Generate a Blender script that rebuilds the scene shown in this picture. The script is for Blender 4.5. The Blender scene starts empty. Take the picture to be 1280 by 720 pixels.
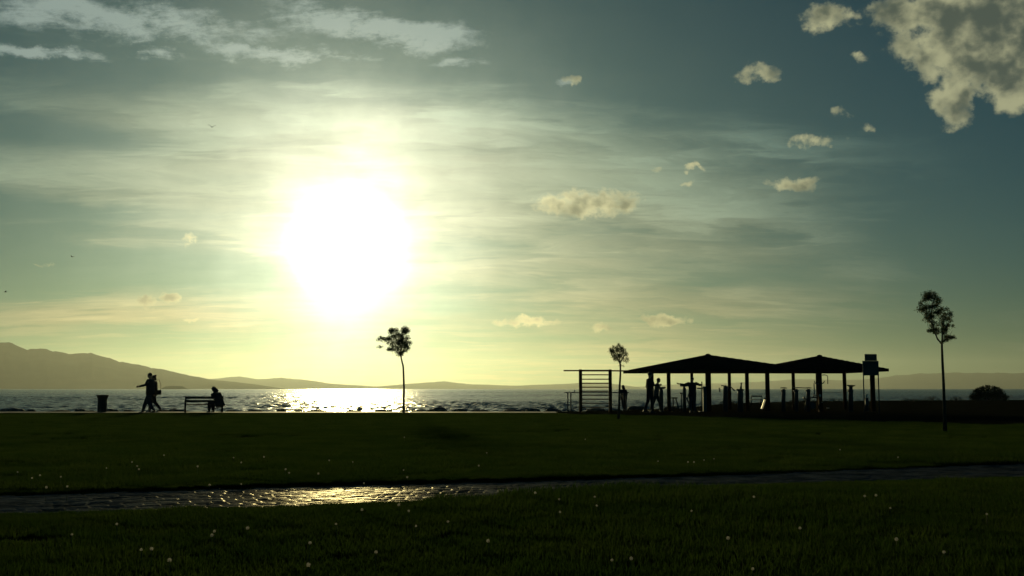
import bpy, bmesh, math, random
import numpy as np
from mathutils import Vector, Matrix, noise
R = math.radians
SC = bpy.context.scene
COL = SC.collection

# ------------------------------------------------------------------ camera
F = 1300.0                      # focal length in photo pixels (1280 wide)
HOR = 486.0                     # pixel row of the sea horizon
CAMZ = 1.1
PITCH = math.atan((HOR - 360) / F)
cam = bpy.data.cameras.new('camera'); cam_o = bpy.data.objects.new('camera', cam); COL.objects.link(cam_o)
cam.sensor_width = 36; cam.lens = 36 * F / 1280
cam.clip_start = 0.1; cam.clip_end = 120000
cam_o.location = (0, 0, CAMZ); cam_o.rotation_euler = (R(90) + PITCH, 0, 0)
SC.camera = cam_o

def ray(px, py):                # direction of a photo pixel
    x = (px - 640) / F; y = (360 - py) / F
    c, s = math.cos(PITCH), math.sin(PITCH)
    return Vector((x, c - y * s, s + y * c))
def at(px, py, D):              # point on that pixel's ray at ground distance D
    d = ray(px, py); return Vector((0, 0, CAMZ)) + d * (D / d.y)
def gx(px, D):                  # x of pixel column at distance D near the ground
    return at(px, HOR + F * CAMZ / max(D, 1), D).x
def gnd(px, py, z=0.0):
    d = ray(px, py); t = (z - CAMZ) / d.z
    return Vector((0, 0, CAMZ)) + d * t

# ------------------------------------------------------------------ sky and sun
def lin(*c): return tuple(((v / 255) / 12.92 if v / 255 < .04045 else ((v / 255 + .055) / 1.055) ** 2.4) for v in c)
sd = ray(437, 306).normalized()
SUN_EL = math.asin(sd.z); SUN_AZ = math.atan2(sd.x, sd.y)
SC.view_settings.view_transform = 'Standard'; SC.view_settings.look = 'None'
SC.view_settings.exposure = 0; SC.view_settings.gamma = 1
sun = bpy.data.lights.new('sun', 'SUN'); sun.energy = 2.0; sun.angle = R(3.0); sun.color = (1.0, .83, .36)
sun_o = bpy.data.objects.new('sun', sun); COL.objects.link(sun_o)
sun_o.rotation_euler = (-sd).to_track_quat('-Z', 'Y').to_euler(); sun_o.location = (0, 0, 50)

W = bpy.data.worlds.new('World'); SC.world = W; W.use_nodes = True
NT = W.node_tree; NT.nodes.clear()
class E:
    """tiny expression wrapper over shader math nodes"""
    nt = None
    def __init__(s, sock): s.s = sock
    @staticmethod
    def put(node, i, v):
        if isinstance(v, E): E.nt.links.new(v.s, node.inputs[i])
        else: node.inputs[i].default_value = v
    @staticmethod
    def m(op, *a, clamp=False):
        n = E.nt.nodes.new('ShaderNodeMath'); n.operation = op; n.use_clamp = clamp
        for i, v in enumerate(a): E.put(n, i, v)
        return E(n.outputs[0])
    def __add__(a, b): return E.m('ADD', a, b)
    __radd__ = __add__
    def __sub__(a, b): return E.m('SUBTRACT', a, b)
    def __rsub__(a, b): return E.m('SUBTRACT', b, a)
    def __mul__(a, b): return E.m('MULTIPLY', a, b)
    __rmul__ = __mul__
    def __truediv__(a, b): return E.m('DIVIDE', a, b)
    def __neg__(a): return E.m('MULTIPLY', a, -1.0)
def exp(a): return E.m('EXPONENT', a)
def mx(a, b): return E.m('MAXIMUM', a, b)
def mn(a, b): return E.m('MINIMUM', a, b)
def sstep(a, b, x):
    n = E.nt.nodes.new('ShaderNodeMapRange'); n.interpolation_type = 'SMOOTHSTEP'
    E.put(n, 0, x); E.put(n, 1, a); E.put(n, 2, b); n.inputs[3].default_value = 0; n.inputs[4].default_value = 1
    return E(n.outputs[0])
def vec(x, y, z=0.0):
    n = E.nt.nodes.new('ShaderNodeCombineXYZ'); E.put(n, 0, x); E.put(n, 1, y); E.put(n, 2, z); return E(n.outputs[0])
def nz(v, scale, detail=4, rough=.55, dist=0.0):
    n = E.nt.nodes.new('ShaderNodeTexNoise'); E.put(n, 'Vector', v); n.inputs['Scale'].default_value = scale
    n.inputs['Detail'].default_value = detail; n.inputs['Roughness'].default_value = rough
    n.inputs['Distortion'].default_value = dist
    return E(n.outputs[0])
def mixc(f, a, b, mode='MIX'):
    n = E.nt.nodes.new('ShaderNodeMix'); n.data_type = 'RGBA'; n.blend_type = mode; n.clamp_factor = (mode == 'MIX')
    E.put(n, 0, f)
    for i, v in ((6, a), (7, b)):
        if isinstance(v, E): E.nt.links.new(v.s, n.inputs[i])
        else: n.inputs[i].default_value = (*v, 1)
    return E(n.outputs[2])
E.nt = NT
tc = NT.nodes.new('ShaderNodeTexCoord'); sep = NT.nodes.new('ShaderNodeSeparateXYZ')
NT.links.new(tc.outputs['Generated'], sep.inputs[0])
DIR = E(tc.outputs['Generated'])
dx, dy, dz = (E(sep.outputs[i]) for i in range(3))
dzp = mx(dz, 0.0)
U = E.m('ARCTAN2', dx, dy) * F                  # azimuth and elevation, scaled so one unit is about a photo pixel
V = E.m('ARCSINE', mn(mx(dz, -1.0), 1.0)) * F
Vp = mx(V, 0.0)
def uv(px, py):
    d = ray(px, py).normalized(); return math.atan2(d.x, d.y) * F, math.asin(d.z) * F
su, sv = uv(437, 306)
# angular distance from the sun
dotn = NT.nodes.new('ShaderNodeVectorMath'); dotn.operation = 'DOT_PRODUCT'
NT.links.new(DIR.s, dotn.inputs[0]); dotn.inputs[1].default_value = sd
RS = E.m('ARCCOSINE', mn(E(dotn.outputs['Value']), 1.0)) * F
def gauss(px, py, rx, ry, uu=None, vv=None):
    u0, v0 = uv(px, py); a = ((uu or U) - u0) * (1.0 / rx); b = ((vv or V) - v0) * (1.0 / ry)
    return exp(-(a * a + b * b))

sky = NT.nodes.new('ShaderNodeTexSky'); sky.sky_type = 'NISHITA'; sky.sun_disc = False
sky.sun_elevation = SUN_EL; sky.sun_rotation = SUN_AZ; sky.air_density = 1.0; sky.dust_density = .6; sky.ozone_density = 3.0
clear = mixc(1.0, E(sky.outputs[0]), (.0010, .0138, .0148), 'MULTIPLY')

# thin layer of high cloud, on a flat layer seen in perspective
pl = vec(dx / (dzp + .16), dy / (dzp + .16), 0.0)
wq = nz(pl, .9, 3)
n_big = nz(vec(dx / (dzp + .16) * .5 + wq * .35, dy / (dzp + .16) * 1.5 + wq * .5, 3.3), 1.6, 5, .55)
n_fine = nz(vec(dx / (dzp + .12) * .7 + n_big * .5, dy / (dzp + .12) * 1.9 + n_big * 1.0, 7.1), 3.2, 6, .55)
w1 = (nz(DIR, 5.0, 3) - .5) * 90.0
w2 = (nz(vec(dx + 3.1, dy, dz * 2.2), 6.0, 4) - .5) * 60.0
Uw, Vw = U + w1 * 1.6, V + w2
near = exp(RS * (-1 / 330.0))                   # how close to the sun
env = gauss(330, 165, 480, 75, Uw, Vw) * .75 + gauss(620, 245, 330, 110, Uw, Vw) * .62 + gauss(930, 300, 240, 130, Uw, Vw) * .42 \
    + gauss(160, 250, 330, 26, Uw, Vw) * .4 + gauss(120, 395, 260, 24, Uw, Vw) * .5 + gauss(230, 320, 170, 40, Uw, Vw) * .35 + gauss(1010, 385, 330, 42, Uw, Vw) * .36 \
    - gauss(60, 262, 150, 14, Uw, Vw) * .55 - gauss(40, 330, 150, 24, Uw, Vw) * .6 - gauss(60, 165, 150, 20, Uw, Vw) * .45 \
    - gauss(820, 60, 330, 80, Uw, Vw) * .5 - gauss(1210, 300, 190, 110, Uw, Vw) * .35 - gauss(235, 343, 90, 15, Uw, Vw) * .35 - gauss(930, 345, 110, 20, Uw, Vw) * .35 - gauss(960, 400, 130, 16, Uw, Vw) * .35 - gauss(560, 378, 80, 9, Uw, Vw) * .35 - gauss(1150, 415, 90, 14, Uw, Vw) * .3 \
    + exp(Vp * (-1 / 60.0)) * (near * .6 + .18)
env = env + .05
n_str = nz(vec(dx * 6.0 + n_big * 1.2, dy * 2.0, dz * 26.0 + dx * 3.5 + n_fine * 2.6), 1.0, 6, .6)
veil = sstep(.10, 1.10, env * (.55 + n_big * .62 + n_fine * .35) + (n_big - .5) * .7 + (n_fine - .5) * .60 + (n_str - .5) * .9)
low = exp(Vp * (-1 / 120.0))
vc = mixc(near * 1.7, lin(44, 88, 92), lin(138, 162, 144))
vc = mixc(low * .75, vc, mixc(near * 2.2, lin(60, 80, 66), lin(205, 168, 72)))
col = mixc(veil, clear, mixc(1.0, vc, vec(*[1.0 + (n_str - .5) * 1.3 + (n_fine - .5) * 1.1] * 3), 'MULTIPLY'))

# streaks of torn cirrus near the top left
cw1 = (nz(DIR, 9.0, 5, .6) - .5) * 70.0
cw2 = (nz(vec(dx, dy + 5.0, dz * 1.5), 14.0, 6, .65) - .5) * 60.0
Uc, Vc = U + cw1, V + cw2
cn = nz(vec(U * .010 + V * .008 + (nz(DIR, 16.0, 4) - .5) * 2.2, V * .050 - U * .009 + (n_fine - .5) * 2.5, 1.7), 1.0, 8, .68)
cn2 = nz(vec(dx + 2.0, dy, dz * 2.0), 26.0, 7, .7)
patch = mx(gauss(130, 40, 230, 55), gauss(430, 60, 210, 50) * .9)
cenv = mx(mx(gauss(470, 34, 150, 22, Uc, Vc + (U - uv(470, 34)[0]) * .10), gauss(140, 22, 210, 26, Uc, Vc) * .75), mx(gauss(350, 68, 120, 11, Uc, Vc) * .85, gauss(40, 66, 80, 9, Uc, Vc) * .9))
cenv = mx(cenv, mx(gauss(570, 78, 50, 10, Uc, Vc) * .6, mx(gauss(190, 66, 40, 10, Uc, Vc) * .7, gauss(712, 100, 22, 8, Uc, Vc) * .7)))
cir = sstep(.38, .98, cenv * (cn * 1.9 + cn2 * 1.2 - .55) + patch * (cn2 * .9 + cn * .7 - .58))
col = mixc(cir * .62, col, lin(160, 178, 172))

# separate small cumulus
kn = nz(vec(dx, dy, dz * 1.25), 52.0, 7, .58); kn2 = nz(vec(dx + 1.0, dy, dz + 2.0), 150.0, 4, .55)
kn3 = nz(vec(dx + 5.0, dy, dz), 26.0, 3, .5)
Uk = U + (nz(vec(dx, dy, dz + 9.0), 34.0, 7, .62) - .5) * 52.0
Vk = V + (nz(vec(dx, dy + 4.0, dz), 42.0, 7, .62) - .5) * 34.0
puffs = [(742, 254, 76, 19, 1), (1018, 176, 34, 13, .8), (988, 230, 36, 12, .9), (945, 92, 30, 14, .75), (1035, 22, 42, 20, .8),
         (862, 227, 16, 6, .7), (868, 210, 22, 5, .6), (820, 213, 14, 8, .5), (655, 403, 48, 8, .85), (750, 411, 26, 7, .7), (832, 399, 30, 8, 1),
         (181, 377, 19, 9, .9), (212, 374, 10, 8, .8), (235, 298, 11, 10, .8), (235, 398, 14, 4, .8), (52, 329, 18, 3, .6), (714, 100, 20, 8, .6),
         (1052, 140, 18, 12, .5), (1086, 158, 15, 9, .6), (1075, 72, 22, 10, .45), (1250, 30, 95, 62, 1.5), (1150, 14, 62, 24, 1.2), (1170, 62, 34, 40, 1.1), (1190, 120, 27, 34, 1.25), (1268, 92, 36, 42, 1.2), (1225, 76, 30, 36, 1.1)]
pm = None
for (px, py, rx, ry, a) in puffs:
    u0, v0 = uv(px, py); k1 = (Uk - u0) * (1.0 / rx); k2 = (Vk - v0) * (1.0 / ry)
    g = a - (k1 * k1 + k2 * k2) * .85
    pm = g if pm is None else mx(pm, g)
den = pm + (kn - .5) * 2.3 + (kn2 - .5) * .5
pal = sstep(.10, .90, den)
core = sstep(.30, 1.35, mn(pm, 1.1) * .75 + (kn3 - .5) * 3.6 + (kn - .5) * 1.6 + low * .9)
rim = mixc(near * 1.6, lin(158, 160, 128), mixc(low, lin(232, 226, 172), lin(212, 200, 128)))
body = mixc(near * 1.6, lin(66, 78, 74), lin(108, 114, 84))
col = mixc(pal * .88, col, mixc(core, rim, body))

# aureole of the sun behind thin cloud
RW = mx(RS + (nz(DIR, 6.5, 3) - .5) * 125.0 + (nz(vec(dx, dy, dz + 6.0), 20.0, 5, .6) - .5) * 60.0, 0.0)
aur = gauss(437, 392, 62, 70) * .25 + exp(-(RS * RS) * (1 / 38.0 ** 2)) * 10.0 + exp(RW * (-1 / 84.0)) * 2.9 * (.45 + n_fine * .5 + n_big * .6)
col = mixc(aur, col, (1.0, .96, .70), 'ADD')
hw = exp(-(E.m('ABSOLUTE', U - su)) * (1 / 330.0)) * low
col = mixc(hw, col, (.36, .14, .0), 'ADD')
bg = NT.nodes.new('ShaderNodeBackground'); bg.inputs['Strength'].default_value = 1.0
NT.links.new(col.s, bg.inputs[0]); wo = NT.nodes.new('ShaderNodeOutputWorld'); NT.links.new(bg.outputs[0], wo.inputs[0])

# ------------------------------------------------------------------ materials
def mat(name, c1, c2=None, rough=.8, scale=8.0, bump=.2, detail=5, metal=0.0, trans=0.0, spec=.5):
    m = bpy.data.materials.new(name); m.use_nodes = True; nt = m.node_tree
    b = nt.nodes['Principled BSDF']; b.inputs['Roughness'].default_value = rough; b.inputs['Metallic'].default_value = metal
    b.inputs['Specular IOR Level'].default_value = spec
    t = nt.nodes.new('ShaderNodeTexCoord'); n = nt.nodes.new('ShaderNodeTexNoise'); n.inputs['Scale'].default_value = scale
    n.inputs['Detail'].default_value = detail; nt.links.new(t.outputs['Object'], n.inputs['Vector'])
    r = nt.nodes.new('ShaderNodeValToRGB'); r.color_ramp.elements[0].position = .35; r.color_ramp.elements[1].position = .65
    r.color_ramp.elements[0].color = (*c1, 1); r.color_ramp.elements[1].color = (*(c2 or tuple(v * 1.4 for v in c1)), 1)
    nt.links.new(n.outputs[0], r.inputs[0]); nt.links.new(r.outputs[0], b.inputs['Base Color'])
    if bump:
        bn = nt.nodes.new('ShaderNodeBump'); bn.inputs['Strength'].default_value = bump; bn.inputs['Distance'].default_value = .02
        nt.links.new(n.outputs[0], bn.inputs['Height']); nt.links.new(bn.outputs[0], b.inputs['Normal'])
    if trans:
        tr = nt.nodes.new('ShaderNodeBsdfTranslucent'); nt.links.new(r.outputs[0], tr.inputs[0])
        mxn = nt.nodes.new('ShaderNodeMixShader'); mxn.inputs[0].default_value = trans
        nt.links.new(b.outputs[0], mxn.inputs[1]); nt.links.new(tr.outputs[0], mxn.inputs[2])
        nt.links.new(mxn.outputs[0], nt.nodes['Material Output'].inputs[0])
    return m
M = dict(
    soil=mat('lawn_soil', (.016, .020, .006), (.028, .032, .010), 1, 3, .1, spec=0),
    grass=mat('grass_blade', (.022, .050, .008), (.048, .078, .013), .9, .35, 0, trans=.45, spec=.05),
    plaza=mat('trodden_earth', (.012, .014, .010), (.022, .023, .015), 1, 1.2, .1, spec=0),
    prom=mat('promenade_concrete', (.25, .24, .22), (.34, .33, .30), .7, 2),
    stone=mat('path_stone', (.020, .020, .022), (.045, .045, .048), .34, 14, .25, spec=.35),
    rock=mat('shore_rock', (.06, .06, .055), (.12, .115, .10), .85, 3, .6),
    iron=mat('dark_iron', (.015, .015, .015), (.03, .03, .03), .5, 20, .1, metal=.3),
    wood=mat('bench_wood', (.045, .028, .015), (.08, .05, .03), .6, 12),
    redwood=mat('stained_timber', (.085, .030, .014), (.11, .04, .018), .9, 9, spec=.1),
    post=mat('shelter_timber', (.030, .020, .014), (.045, .030, .020), 1, 7, spec=0),
    roof=mat('roof_shingle', (.010, .009, .008), (.020, .018, .016), 1, 6, spec=0),
    machine=mat('painted_steel', (.030, .045, .060), (.045, .065, .080), .45, 5, .05),
    machine2=mat('worn_steel', (.20, .20, .20), (.32, .32, .31), .35, 9, .05, metal=.7),
    sign=mat('sign_enamel', (.018, .045, .052), (.03, .06, .068), .5, 2, .05),
    pale=mat('pale_plastic', (.60, .60, .56), (.72, .72, .68), .4, 4, .05),
    skin=mat('skin', (.32, .19, .13), (.40, .25, .18), .55, 10, .05),
    dark=mat('dark_cloth', (.015, .017, .022), (.03, .033, .04), .9, 30),
    denim=mat('denim', (.02, .03, .05), (.035, .05, .08), .9, 30),
    brown=mat('brown_cloth', (.05, .03, .02), (.08, .05, .035), .9, 30),
    grey=mat('grey_cloth', (.07, .07, .075), (.11, .11, .115), .9, 30),
    hair=mat('dark_hair', (.012, .009, .007), (.03, .022, .016), .6, 40),
    shoe=mat('shoe', (.02, .02, .02), (.05, .05, .05), .5, 20),
    bark=mat('bark', (.045, .035, .025), (.09, .07, .05), .9, 25, .6),
    leaf=mat('leaf', (.030, .050, .012), (.06, .085, .02), .6, 4, 0, trans=.3),
    bush=mat('bush_leaf', (.014, .026, .008), (.026, .040, .013), 1, 3, 0, spec=0),
    puff=mat('seed_fluff', (.55, .54, .50), (.68, .66, .60), .9, 30, 0, trans=.5),
    stem=mat('flower_stem', (.06, .09, .03), (.09, .12, .05), .7, 20, 0),
    hill=mat('hill_scrub', (.016, .030, .030), (.030, .042, .038), .95, .004, 0, spec=0),
    bird=mat('bird_feather', (.02, .02, .02), (.04, .04, .04), .8, 30, 0),
    far=mat('far_scrub', (.02, .03, .012), (.04, .05, .02), .9, 2, 0),
)
# sea
def sea_material():
    m = bpy.data.materials.new('sea_water'); m.use_nodes = True; nt = m.node_tree; b = nt.nodes['Principled BSDF']
    b.inputs['Base Color'].default_value = (.012, .030, .032, 1); b.inputs['Roughness'].default_value = .24; b.inputs['IOR'].default_value = 1.33
    E.nt = nt
    t = nt.nodes.new('ShaderNodeTexCoord'); s = nt.nodes.new('ShaderNodeSeparateXYZ'); nt.links.new(t.outputs['Object'], s.inputs[0])
    x, y = E(s.outputs[0]), E(s.outputs[1])
    h = nz(vec(x * .25, y), 1.3, 5, .6) * .40 + nz(vec(x * .3, y + 40.0), .22, 4, .55) * 1.1 + nz(vec(x * .25, y), .05, 3, .5) * 2.2
    bn = nt.nodes.new('ShaderNodeBump'); bn.inputs['Strength'].default_value = 1.0; bn.inputs['Distance'].default_value = .7
    nt.links.new(h.s, bn.inputs['Height']); nt.links.new(bn.outputs[0], b.inputs['Normal'])
    return m
M['sea'] = sea_material()
def stone_material():
    m = bpy.data.materials.new('worn_stone'); m.use_nodes = True; nt = m.node_tree; nt.nodes.remove(nt.nodes['Principled BSDF']); E.nt = nt
    t = nt.nodes.new('ShaderNodeTexCoord'); g = E(t.outputs['Object'])
    n1 = nz(g, 3.0, 5, .6); n2 = nz(g, 45.0, 5, .65)
    c = mixc(sstep(.3, .7, n1 * .6 + n2 * .4), (.022, .022, .025), (.050, .050, .052))
    d = nt.nodes.new('ShaderNodeBsdfDiffuse'); nt.links.new(c.s, d.inputs[0])
    gl = nt.nodes.new('ShaderNodeBsdfGlossy'); gl.inputs['Roughness'].default_value = .33; gl.inputs[0].default_value = (.9, .86, .78, 1)
    bn = nt.nodes.new('ShaderNodeBump'); bn.inputs['Strength'].default_value = .5; bn.inputs['Distance'].default_value = .006; nt.links.new(n2.s, bn.inputs['Height'])
    nt.links.new(bn.outputs[0], gl.inputs['Normal'])
    mxn = nt.nodes.new('ShaderNodeMixShader'); f = sstep(.35, .7, n1) * .07 + .045; nt.links.new(f.s, mxn.inputs[0])
    nt.links.new(d.outputs[0], mxn.inputs[1]); nt.links.new(gl.outputs[0], mxn.inputs[2]); nt.links.new(mxn.outputs[0], nt.nodes['Material Output'].inputs[0]); return m
M['stone'] = stone_material()

# ------------------------------------------------------------------ helpers
def obj(name, me, m=None, parent=None, smooth=False, kind=None):
    if isinstance(me, bmesh.types.BMesh):
        b = me; me = bpy.data.meshes.new(name); bmesh.ops.recalc_face_normals(b, faces=b.faces) if name not in ('crown', 'lawn_grass') else None
        b.to_mesh(me); b.free()
    if m is not None and not me.materials: me.materials.append(M[m] if isinstance(m, str) else m)
    if smooth:
        for p in me.polygons: p.use_smooth = True
    o = bpy.data.objects.new(name, me); COL.objects.link(o)
    if parent is not None: o.parent = parent
    if kind: o['kind'] = kind
    return o
def pyobj(name, verts, faces, m, **k):
    me = bpy.data.meshes.new(name); me.from_pydata([tuple(v) for v in verts], [], faces); me.update(); return obj(name, me, m, **k)
def thing(name, label, cat, loc=(0, 0, 0), rz=0, group=None):
    o = bpy.data.objects.new(name, None); COL.objects.link(o); o.empty_display_size = .2
    o.location = loc; o.rotation_euler = (0, 0, rz); return tag(o, label, cat, group)
def tag(o, label, cat, group=None):
    o['label'] = label; o['category'] = cat
    if group: o['group'] = group
    return o
def box(bm, x0, x1, y0, y1, z0, z1, rot=None, bev=0.0):
    r = bmesh.ops.create_cube(bm, size=1.0)
    c = Vector(((x0 + x1) / 2, (y0 + y1) / 2, (z0 + z1) / 2)); s = Vector((x1 - x0, y1 - y0, z1 - z0))
    for v in r['verts']:
        v.co = Vector((v.co.x * s.x, v.co.y * s.y, v.co.z * s.z))
        if rot: v.co = rot @ v.co
        v.co += c
    if bev:
        ed = set(e for v in r['verts'] for e in v.link_edges)
        bmesh.ops.bevel(bm, geom=list(ed), offset=bev, segments=1, affect='EDGES')
    return bm
def boxo(name, dims, m, parent, bev=.008, rot=None):
    x0, x1, y0, y1, z0, z1 = dims
    b = bmesh.new(); box(b, (x0 - x1) / 2, (x1 - x0) / 2, (y0 - y1) / 2, (y1 - y0) / 2, (z0 - z1) / 2, (z1 - z0) / 2, rot, bev)
    o = obj(name, b, m, parent); o.location = ((x0 + x1) / 2, (y0 + y1) / 2, (z0 + z1) / 2); return o
def loft(bm, pts, rad, n=8, side=None, cap=True):
    """tube through pts; rad: a number or (side radius, other radius) per point"""
    pts = [Vector(p) for p in pts]; rings = []; prev = None
    for i, p in enumerate(pts):
        a = pts[max(i - 1, 0)]; c = pts[min(i + 1, len(pts) - 1)]; d = (c - a)
        d = d.normalized() if d.length > 1e-9 else Vector((0, 0, 1))
        u = Vector(side) if side is not None else (prev if prev is not None else (Vector((1, 0, 0)) if abs(d.x) < .9 else Vector((0, 1, 0))))
        u = (u - d * u.dot(d)); u = u.normalized() if u.length > 1e-6 else d.orthogonal().normalized(); prev = u
        w = d.cross(u); r = rad[i] if isinstance(rad, (list, tuple)) else rad
        ru, rw = r if isinstance(r, tuple) else (r, r)
        rings.append([bm.verts.new(p + u * (ru * math.cos(2 * math.pi * k / n)) + w * (rw * math.sin(2 * math.pi * k / n))) for k in range(n)])
    for a, b in zip(rings[:-1], rings[1:]):
        for k in range(n): bm.faces.new((a[k], a[(k + 1) % n], b[(k + 1) % n], b[k]))
    if cap:
        bm.faces.new(rings[0][::-1]); bm.faces.new(rings[-1])
    return bm
def tube(name, pts, rad, m, parent, n=10, **k):
    b = bmesh.new(); loft(b, pts, rad, n, **k); return obj(name, b, m, parent, smooth=True)
def ball(bm, c, r, seg=12):
    g = bmesh.ops.create_uvsphere(bm, u_segments=seg, v_segments=max(6, seg * 2 // 3), radius=1.0)
    r = r if isinstance(r, tuple) else (r, r, r)
    for v in g['verts']: v.co = Vector((v.co.x * r[0], v.co.y * r[1], v.co.z * r[2])) + Vector(c)

# ------------------------------------------------------------------ the ground
random.seed(4)
shore_px = [(-260, 48.5), (0, 48.5), (300, 48.6), (600, 48.8), (690, 50), (760, 53), (850, 59), (905, 78), (1000, 92), (1150, 100), (1280, 103), (1600, 108)]
shore = [(gx(p, D), D) for p, D in shore_px]
def shore_D(x):
    for (x0, d0), (x1, d1) in zip(shore[:-1], shore[1:]):
        if x0 <= x <= x1: return d0 + (d1 - d0) * (x - x0) / (x1 - x0)
    return shore[0][1] if x < shore[0][0] else shore[-1][1]
# lawn and bank in one sheet, going down into the sea
up = [(-1200, 597), (0, 617), (200, 611), (400, 605.5), (640, 600), (900, 592), (1280, 577), (2200, 553)]
lo = [(-1200, 638), (0, 645), (200, 639), (400, 634), (640, 624), (900, 611), (1280, 595.5), (2200, 563)]
upw = [gnd(*p) for p in up]; low_ = [gnd(*p) for p in lo]
def interp(line, x):
    if x <= line[0].x: return line[0].y
    for a, b in zip(line[:-1], line[1:]):
        if a.x <= x <= b.x: return a.y + (b.y - a.y) * (x - a.x) / (b.x - a.x)
    return line[-1].y
def pathness(x, y):              # signed depth into the path
    return min(y - interp(low_, x), interp(upw, x) - y)
xs = np.concatenate([np.linspace(-90, -16, 26), np.linspace(-15, 15, 121), np.linspace(16, 130, 40)])
ys = np.concatenate([np.linspace(-40, 3, 10), np.linspace(4, 18, 85), np.linspace(18.6, 48, 50)])
verts = []; faces = []
nx = len(xs); rows = []
def gz(x, y):
    z = .05 * noise.noise(Vector((x * .13, y * .13, 0))) if y < 40 else 0.0
    z *= min(1, max(0, (40 - y) / 10))
    p = pathness(x, y) if 3 < y < 30 else -1
    if p > -.15: z = z * .3 - .05 * min(1, max(0, (p + .15) / .15))
    return z - .004
for y in ys: rows.append([(x, y, gz(x, y)) for x in xs])
for t, z in ((.35, -.004), (.75, -.004), (1.0, -.01)):      # on to the shore line
    rows.append([(x, 48 + (max(shore_D(x), 48.4) - 48) * t, z) for x in xs])
for dd, z in ((1.5, -.35), (4, -.9), (9, -1.6), (30, -4.0)):
    rows.append([(x, max(shore_D(x), 48.4) + dd, z + .1 * noise.noise(Vector((x, dd, 0)))) for x in xs])
for r in rows: verts += r
for j in range(len(rows) - 1):
    for i in range(nx - 1): faces.append((j * nx + i, j * nx + i + 1, (j + 1) * nx + i + 1, (j + 1) * nx + i))
pyobj('ground', verts, faces, 'soil', kind='structure', smooth=True)
# bare earth at the right where the shelters stand
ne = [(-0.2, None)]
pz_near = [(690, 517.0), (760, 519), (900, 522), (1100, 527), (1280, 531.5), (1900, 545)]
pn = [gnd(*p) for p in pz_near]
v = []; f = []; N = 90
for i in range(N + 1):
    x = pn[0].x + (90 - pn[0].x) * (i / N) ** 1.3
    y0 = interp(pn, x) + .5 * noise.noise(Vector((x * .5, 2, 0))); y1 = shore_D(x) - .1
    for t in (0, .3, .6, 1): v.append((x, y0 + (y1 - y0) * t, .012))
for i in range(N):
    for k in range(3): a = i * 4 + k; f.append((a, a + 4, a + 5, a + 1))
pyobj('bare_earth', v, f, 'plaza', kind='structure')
# promenade strip by the water on the left
v = []; f = []
for i in range(61):
    x = -60 + i * 62 / 60; v += [(x, 46.6, .05), (x, 48.3, .05), (x, 48.3, -.3), (x, 46.9, -.05)]
for i in range(60):
    a = i * 4; f += [(a, a + 4, a + 5, a + 1), (a + 1, a + 5, a + 6, a + 2), (a + 3, a + 7, a + 4, a)]
pyobj('promenade', v, f, 'prom', kind='structure')
# path of worn setts: a real uneven surface
rng = np.random.default_rng(3)
def cobble_height(X, Y):
    cw, ch = .32, .10
    r = np.floor(Y / ch); xo = X / cw + (r % 2) * .5 + .13 * np.sin(r * 5.1); c = np.floor(xo)
    fx = xo - c; fy = Y / ch - r
    h = np.sin(r * 12.9898 + c * 78.233) * 43758.5453; h = h - np.floor(h)
    h2 = np.sin(r * 39.3468 + c * 11.135) * 23421.631; h2 = h2 - np.floor(h2)
    h3 = np.sin(r * 7.13 + c * 91.7) * 9123.61; h3 = h3 - np.floor(h3)
    ex = np.minimum(fx, 1 - fx) * cw; ey = np.minimum(fy, 1 - fy) * ch
    e = np.clip(np.minimum(ex, ey) / .022, 0, 1); e = e * e * (3 - 2 * e)
    return -.022 + e * (.007 + .005 * h + (fx - .5) * .010 * (h2 - .5) * 2 + (fy - .5) * .013 * (h3 - .5) * 2)
PX = np.linspace(-9, 12, 1150); PT = np.linspace(0, 1, 105)
lowy = np.array([interp(low_, x) for x in PX]); upy = np.array([interp(upw, x) for x in PX])
GX, GT = np.meshgrid(PX, PT, indexing='ij')
wob = .05 * np.sin(PX * 3.1) + .04 * np.sin(PX * 7.7 + 1)
GY = (lowy + wob)[:, None] * (1 - GT) + (upy + wob * .5)[:, None] * GT
ang = math.atan2(upw[4].y - upw[2].y, upw[4].x - upw[2].x); ca, sa = math.cos(ang), math.sin(ang)
GZ = cobble_height(GX * ca + GY * sa, -GX * sa + GY * ca) - .004
a, b = GX.shape; V3 = np.stack([GX, GY, GZ], -1).reshape(-1, 3)
idx = np.arange(a * b).reshape(a, b); Fq = np.stack([idx[:-1, :-1], idx[1:, :-1], idx[1:, 1:], idx[:-1, 1:]], -1).reshape(-1, 4)
def npmesh(name, V3, Fq):
    me = bpy.data.meshes.new(name); me.vertices.add(len(V3)); me.vertices.foreach_set('co', V3.astype(np.float32).ravel())
    k = Fq.shape[1]; me.loops.add(Fq.size); me.loops.foreach_set('vertex_index', Fq.astype(np.int32).ravel())
    me.polygons.add(len(Fq)); me.polygons.foreach_set('loop_start', np.arange(0, Fq.size, k, dtype=np.int32))
    me.polygons.foreach_set('loop_total', np.full(len(Fq), k, dtype=np.int32)); me.update(calc_edges=True); me.validate(); return me
obj('path', npmesh('path', V3, Fq), 'stone', kind='structure', smooth=True)

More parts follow.
